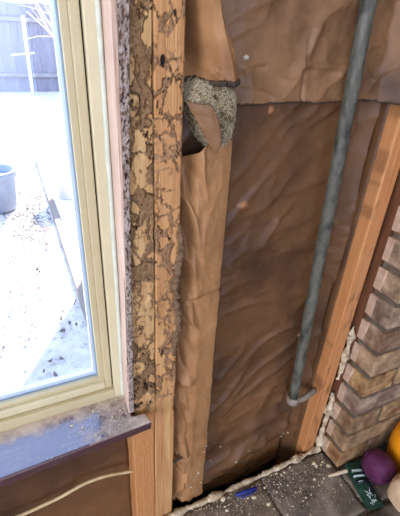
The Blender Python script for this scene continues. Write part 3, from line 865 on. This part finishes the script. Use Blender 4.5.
# crumbs caught on the low paper folds
for (x, z) in ((.555, .318), (.562, .330), (.548, .312), (.300, .47), (.34, .40), (.315, .36), (.38, .345), (.42, .36)):
    p = lower((x - .2) / .379, (z - .215) / 1.025)
    s = cr.uniform(.002, .0035)
    o = link('plaster_crumb', blob_mesh((p.x, p.y - s * .6, p.z), (s, s, s), n, 1, .5), M['dust']); n += 1
    tag(o, 'white plaster crumb caught on the folds of the dark kraft paper', 'crumb', 'plaster crumbs on the dark paper')
for (x, z) in ((.262, .40), (.270, .355), (.250, .385), (.272, .47), (.243, .36), (.276, .49)):
    p = kstrip(.86 * (x - .1955) / .081, (z - .292) / .87)
    s = cr.uniform(.0016, .003)
    o = link('plaster_crumb', blob_mesh((p.x, p.y - s * .5, z), (s, s, s), n, 1, .5), M['dust']); n += 1
    tag(o, 'white plaster crumb stuck on the foot of the tan paper strip', 'crumb', 'plaster crumbs on the paper strip')
def hd():
    while True:
        x = random.uniform(.18, .80); y = -.02 - abs(random.gauss(0, .07))
        if y < -.30 or (x > .632 and y > -.075): continue
        return x, y
dust_on('hearth_dust', 1500, hd, .3005, .0004, .0014, M['dust'], 'fine pale dust and grit scattered over the stone hearth', 'dust')

# ------------------------------------------------------------------ things on the hearth
# blue pen cap with clip
cap = empty('pen_cap', (.382, -.034, .303)); tag(cap, 'small bright blue plastic pen cap on the hearth beside the mortar ridge', 'pen cap')
a = Vector((.352, -.031, .3065)); b = Vector((.410, -.036, .3065)); d = (b - a)
link('cap_body', tube_mesh([a, a + d * .02, a + d * .5, a + d * .93, b], [.0034, .0046, .0044, .0040, .0026], 14), M['blue'], cap)
link('clip', tube_mesh([a + Vector((.046, -.0045, .005)), a + d * .9 + Vector((0, -.007, .003)), a + d * .55 + Vector((0, -.009, .001)), a + d * .2 + Vector((0, -.010, .0)), a + d * .05 + Vector((0, -.009, 0))], [.0016, .0018, .002, .002, .001], 8), M['blue'], cap)
# rolled white stick
a = Vector((.598, -.083, .3065)); b = Vector((.668, -.094, .3095))
o = link('paper_stick', tube_mesh([a, a.lerp(b, .02), a.lerp(b, .35), a.lerp(b, .7), a.lerp(b, .98), b], [.001, .0035, .0042, .0045, .0062, .004], 12), M['stick'])
tag(o, 'thin rolled white paper stick pointing at the green sachet', 'paper stick')
# green foil sachet
sa = empty('foil_sachet', (.668, -.137, .301)); tag(sa, 'dark green foil sachet with pale printed stripes lying on the hearth', 'sachet')
A = Vector((.676, -.083, .3045)); B = Vector((.655, -.192, .3045)); ax = (B - A); wd = Vector((ax.y, -ax.x, 0)).normalized()
def sp(s, t, lift=0.0):
    """s across -1..1, t along 0..1"""
    hw = .0215 + .002 * t
    p = A + ax * t + wd * (-s) * hw
    p.z += .0085 * (1 - abs(s) ** 2.5) * math.sin(math.pi * min(1, max(0, (t - .06) / .88))) ** .6 + .0012 * fbm(s * 3, t * 8, 4, 3) + lift + .002 + .012 * (1 - t) ** 3
    return p
def sachet_mesh():
    nu_, nv_ = 20, 40; verts = []; faces = []
    for j in range(nv_ + 1):
        for i in range(nu_ + 1):
            p = sp(2 * i / nu_ - 1, j / nv_)
            if j in (0, nv_): p += ax.normalized() * (.0012 if (i % 2) else -.0008) * (1 if j else -1)
            verts.append(p)
    n_ = len(verts)
    for k in range(n_): verts.append(Vector((verts[k].x, verts[k].y, .3035 + (verts[k].z - .3035) * .1)))
    W = nu_ + 1
    for j in range(nv_):
        for i in range(nu_):
            q = (j * W + i, j * W + i + 1, (j + 1) * W + i + 1, (j + 1) * W + i)
            faces.append(q); faces.append(tuple(n_ + k for k in q[::-1]))
    loop = [i for i in range(W)] + [j * W + nu_ for j in range(1, nv_ + 1)] + [nv_ * W + i for i in range(nu_ - 1, -1, -1)] + [j * W for j in range(nv_ - 1, 0, -1)]
    for k in range(len(loop)):
        k2 = (k + 1) % len(loop); faces.append((loop[k], n_ + loop[k], n_ + loop[k2], loop[k2]))
    return me_from(verts, faces)
body = link('sachet_body', sachet_mesh(), M['foil'], sa)
def print_band(name, s0, s1, t0, t1, slant, m):
    verts = []; faces = []
    for j in range(4):
        for i in range(9):
            s = lerp(s0, s1, i / 8); verts.append(sp(s, lerp(t0, t1, j / 3) + slant * s, .0004))
    for j in range(3):
        for i in range(8): faces.append((j * 9 + i, j * 9 + i + 1, (j + 1) * 9 + i + 1, (j + 1) * 9 + i))
    o_ = link(name, me_from(verts, faces), m, body); md = o_.modifiers.new('t', 'SOLIDIFY'); md.thickness = .0003; return o_
print_band('printed_stripe', -.6, .75, .17, .205, .02, M['white'])
print_band('printed_stripe', -.75, .8, .30, .345, .02, M['white'])
print_band('printed_stripe', -.7, .7, .215, .228, .02, M['white'])
print_band('printed_panel', -.85, .9, .40, .49, .02, M['foil_dark'])
print_band('printed_stripe', -.5, .0, .44, .455, .02, M['white'])
rr = random.Random(5)
for i in range(24):
    s0, t0 = rr.uniform(-.45, .45), rr.uniform(.66, .90)
    if abs(s0) > (t0 - .6) * 1.9: s0 *= .4
    s1, t1 = s0 + rr.uniform(-.3, .3), t0 + rr.uniform(-.08, .05)
    pts = [sp(lerp(s0, s1, q / 4), lerp(t0, t1, q / 4), .0006) for q in range(5)]
    link('printed_line', tube_mesh(pts, .0006, 5), M['white'], body)
# purple pouch
bm = bmesh.new(); bmesh.ops.create_icosphere(bm, subdivisions=4, radius=1.0)
for v in bm.verts:
    d = v.co.normalized()
    q = Vector([math.copysign(abs(c) ** .78, c) for c in d])
    k = 1 + .06 * fbm(d.x * 2, d.y * 2, d.z * 2 + 4, 3) - .05 * ridge(d.x * 2.2, d.y * 2.2, d.z * 3) ** 3
    v.co = Vector((.715 + q.x * .041 * k, -.129 + q.y * .038 * k, .3445 + q.z * .043 * k + .012 * q.x * -1))
    if v.co.z < .3015: v.co.z = .3015
pouch = empty('purple_pouch', (.715, -.129, .301)); tag(pouch, 'rounded purple cloth pouch on the hearth against the bricks', 'pouch')
pb = link('pouch_body', bm_mesh(bm, True), M['purple'], pouch)
sm = []
for i in range(40):
    t = i / 39; an = lerp(-2.7, .4, t); sm.append((.715 + .0432 * math.cos(an), -.129 + .040 * math.sin(an), .347 - .006 * math.cos(an)))
link('seam', tube_mesh(sm, .0011, 6), M['purple'], pb)
# orange container
og = empty('orange_tub', (.820, -.132, .301)); tag(og, 'bright orange rounded plastic tub cut off by the right edge of the photo', 'tub')
prof = [(.0, .0), (.040, .0), (.047, .006), (.053, .05), (.054, .085), (.049, .112), (.038, .128), (.02, .134), (.0, .135)]
ob = link('tub_body', lathe_mesh(prof, (.820, -.132, .3015), 36), M['orange'], og)
link('rim', tube_mesh([(.820 + .0485 * math.cos(t_ * math.pi / 20), -.132 + .0485 * math.sin(t_ * math.pi / 20), .3015 + .113) for t_ in range(41)], .0018, 8), M['orange'], ob)
# beige crumpled paper bag
bm = bmesh.new(); bmesh.ops.create_icosphere(bm, subdivisions=4, radius=1.0)
for v in bm.verts:
    d = v.co.normalized(); q = Vector([math.copysign(abs(c) ** .7, c) for c in d])
    dd, _ = noise.voronoi(d * 1.5 + Vector((3, 1, 7)))
    k = 1 + .10 * (dd[1] - dd[0]) + .04 * fbm(d.x * 4, d.y * 4, d.z * 4, 3)
    v.co = Vector((.728 + q.x * .052 * k, -.212 + q.y * .038 * k, .349 + q.z * .048 * k - .016 * min(0, q.x)))
    if v.co.z < .3015: v.co.z = .3015
bag = link('paper_bag', bm_mesh(bm, True), M['beige']); tag(bag, 'crumpled beige paper bag at the lower right corner of the hearth', 'paper bag')

# ------------------------------------------------------------------ outdoors
GZ = -.25
def gfn(u, v):
    x = lerp(-7, 6, u); y = lerp(.14, 14, v ** 1.6)
    return Vector((x, y, GZ + .012 * fbm(x * 2, y * 2, 3, 4)))
g = sheet('ground', gfn, 120, 120, M['ground'], thick=.02); tag(g, 'pale sunlit dry yard outside the window', 'yard', kind='structure')
o = box('garden_path', .27, .95, .9, 9.5, GZ - .03, GZ + .022, M['path'], None, .006); tag(o, 'bright concrete path running away through the yard', 'path', kind='structure')
o = box('edging_board', .215, .262, 1.2, 4.9, GZ - .03, GZ + .045, M['edging'], None, .006); tag(o, 'weathered wooden edging board along the concrete path', 'edging')
# wing of the house, out of view to the right: shades the ground near the window
o = boxes('house_wing', [(1.0, 3.6, .16, 3.16, GZ, 6.0)], M['siding'], 'pale sided wing of the house outside to the right', 'building')
# leaf litter
verts, faces = [], []
for i in range(640):
    while True:
        x, y = (random.gauss(.02, .13), random.gauss(3.15, .42)) if i < 420 else (random.gauss(-.25, .3), random.gauss(1.7, .6))
        if y > .9 and x < .21 and x > -1.2 and math.hypot(x + .21, y - 3.40) > .2 and math.hypot(x + .36, y - 4.75) > .2: break
    z = GZ + .016 + .010 * random.random(); s = random.uniform(.006, .022); a = random.uniform(0, 6.28)
    b0 = len(verts)
    for k in range(5):
        an = a + k * 6.283 / 5; rr_ = s * (1 if k % 2 else .55)
        verts.append((x + rr_ * math.cos(an), y + rr_ * math.sin(an) * 1.4, z + random.uniform(0, .012)))
    faces.append(tuple(b0 + k for k in range(5)))
o = link('leaf_litter', me_from(verts, faces, False), M['leaf']); tag(o, 'brown dry leaf litter scattered on the yard beside the pots', 'leaves', kind='stuff')
def pot(name, x, y, r, h, mp, ms, label, fill):
    e = empty(name, (x, y, GZ)); tag(e, label, 'plant pot')
    prof = [(0, 0), (r * .72, 0), (r * .78, .02), (r * .92, h * .8), (r * .94, h * .82), (r * 1.02, h * .84), (r * 1.03, h * .98), (r, h), (r * .9, h), (r * .88, h * .85), (r * .84, h * fill)]
    b_ = link('pot_body', lathe_mesh(prof, (x, y, GZ + .012), 40), mp, e)
    link('rim', tube_mesh([(x + r * 1.02 * math.cos(t * math.pi / 24), y + r * 1.02 * math.sin(t * math.pi / 24), GZ + .012 + h * .985) for t in range(49)], .008, 8), mp, b_)
    s_ = blob_mesh((x, y, GZ + .012 + h * fill), (r * .87, r * .87, .03), 4, 3, .2, 2.5); link('soil', s_, ms, e)
pot('garden_pot', -.21, 3.40, .185, .37, M['pot'], M['pot'], 'grey blue garden pot on the leafy yard at the left edge of the window', .75)
pot('garden_pot', .44, 3.5, .15, .55, M['pot2'], M['soil'], 'pale garden pot filled with tan soil, standing on the concrete path', .9)
pot('garden_pot', -.36, 4.75, .17, .34, M['pot'], M['pot'], 'small distant blue pot behind the grey blue garden pot', .75)
# fence of boards
fe = empty('board_fence', (0, 11.2, GZ)); tag(fe, 'weathered upright board fence along the far side of the yard', 'fence')
bm = bmesh.new(); bbox(bm, -.0724, .0724, -.012, .012, 0, 1.98, .003); fb_me = bm_mesh(bm); fb_me.materials.append(M['fence'])
for i in range(56):
    b_ = bpy.data.objects.new('fence_board', fb_me); COL.objects.link(b_); b_.parent = fe
    b_.location = (-3.9 + i * .145, random.uniform(-.006, .006), -.02 - random.uniform(0, .05))
for z in (.35, 1.55): box('fence_rail', -4.0, 4.3, 11.13, 11.185, GZ + z, GZ + z + .09, M['fence_rail'], fe)
# pale pole and bare tree in front of the fence
pl = empty('clothes_pole', (.63, 10.6, GZ)); tag(pl, 'thin white pole standing before the far fence', 'pole')
link('post', tube_mesh([(.63, 10.6, GZ), (.64, 10.6, .5), (.66, 10.6, 1.42)], .035, 12), M['polewhite'], pl)
link('cross_arm', tube_mesh([(.30, 10.6, .62), (.66, 10.6, .66), (.80, 10.6, .68)], .018, 8), M['polewhite'], pl)
tr = empty('bare_tree', (1.75, 9.6, GZ)); tag(tr, 'bare pale branching shrub in front of the far fence', 'shrub')
def branch(p, d, L, r, lev, par):
    n_ = 8; pts = [p.copy()]; q = p.copy(); dd = d.copy()
    for i in range(n_):
        dd = (dd + Vector((random.gauss(0, .10), random.gauss(0, .10), random.gauss(0, .06)))).normalized(); q = q + dd * L / n_; pts.append(q.copy())
    o_ = link('branch' if lev else 'trunk', tube_mesh(pts, [lerp(r, r * .45, i / n_) for i in range(n_ + 1)], 7), M['bark'], par)
    if lev < 2:
        for k in range(4 if lev == 0 else 2):
            i = random.randint(2, n_); nd = (dd + Vector((random.gauss(-.25, .5), random.gauss(0, .4), random.gauss(.1, .4)))).normalized()
            branch(pts[i], nd, L * .62, r * .5, lev + 1, tr)
random.seed(21)
branch(Vector((1.75, 9.6, GZ)), Vector((-.42, 0, 1)).normalized(), 1.7, .055, 0, tr)
branch(Vector((1.80, 9.6, GZ)), Vector((.05, 0, 1)).normalized(), 1.7, .05, 0, tr)
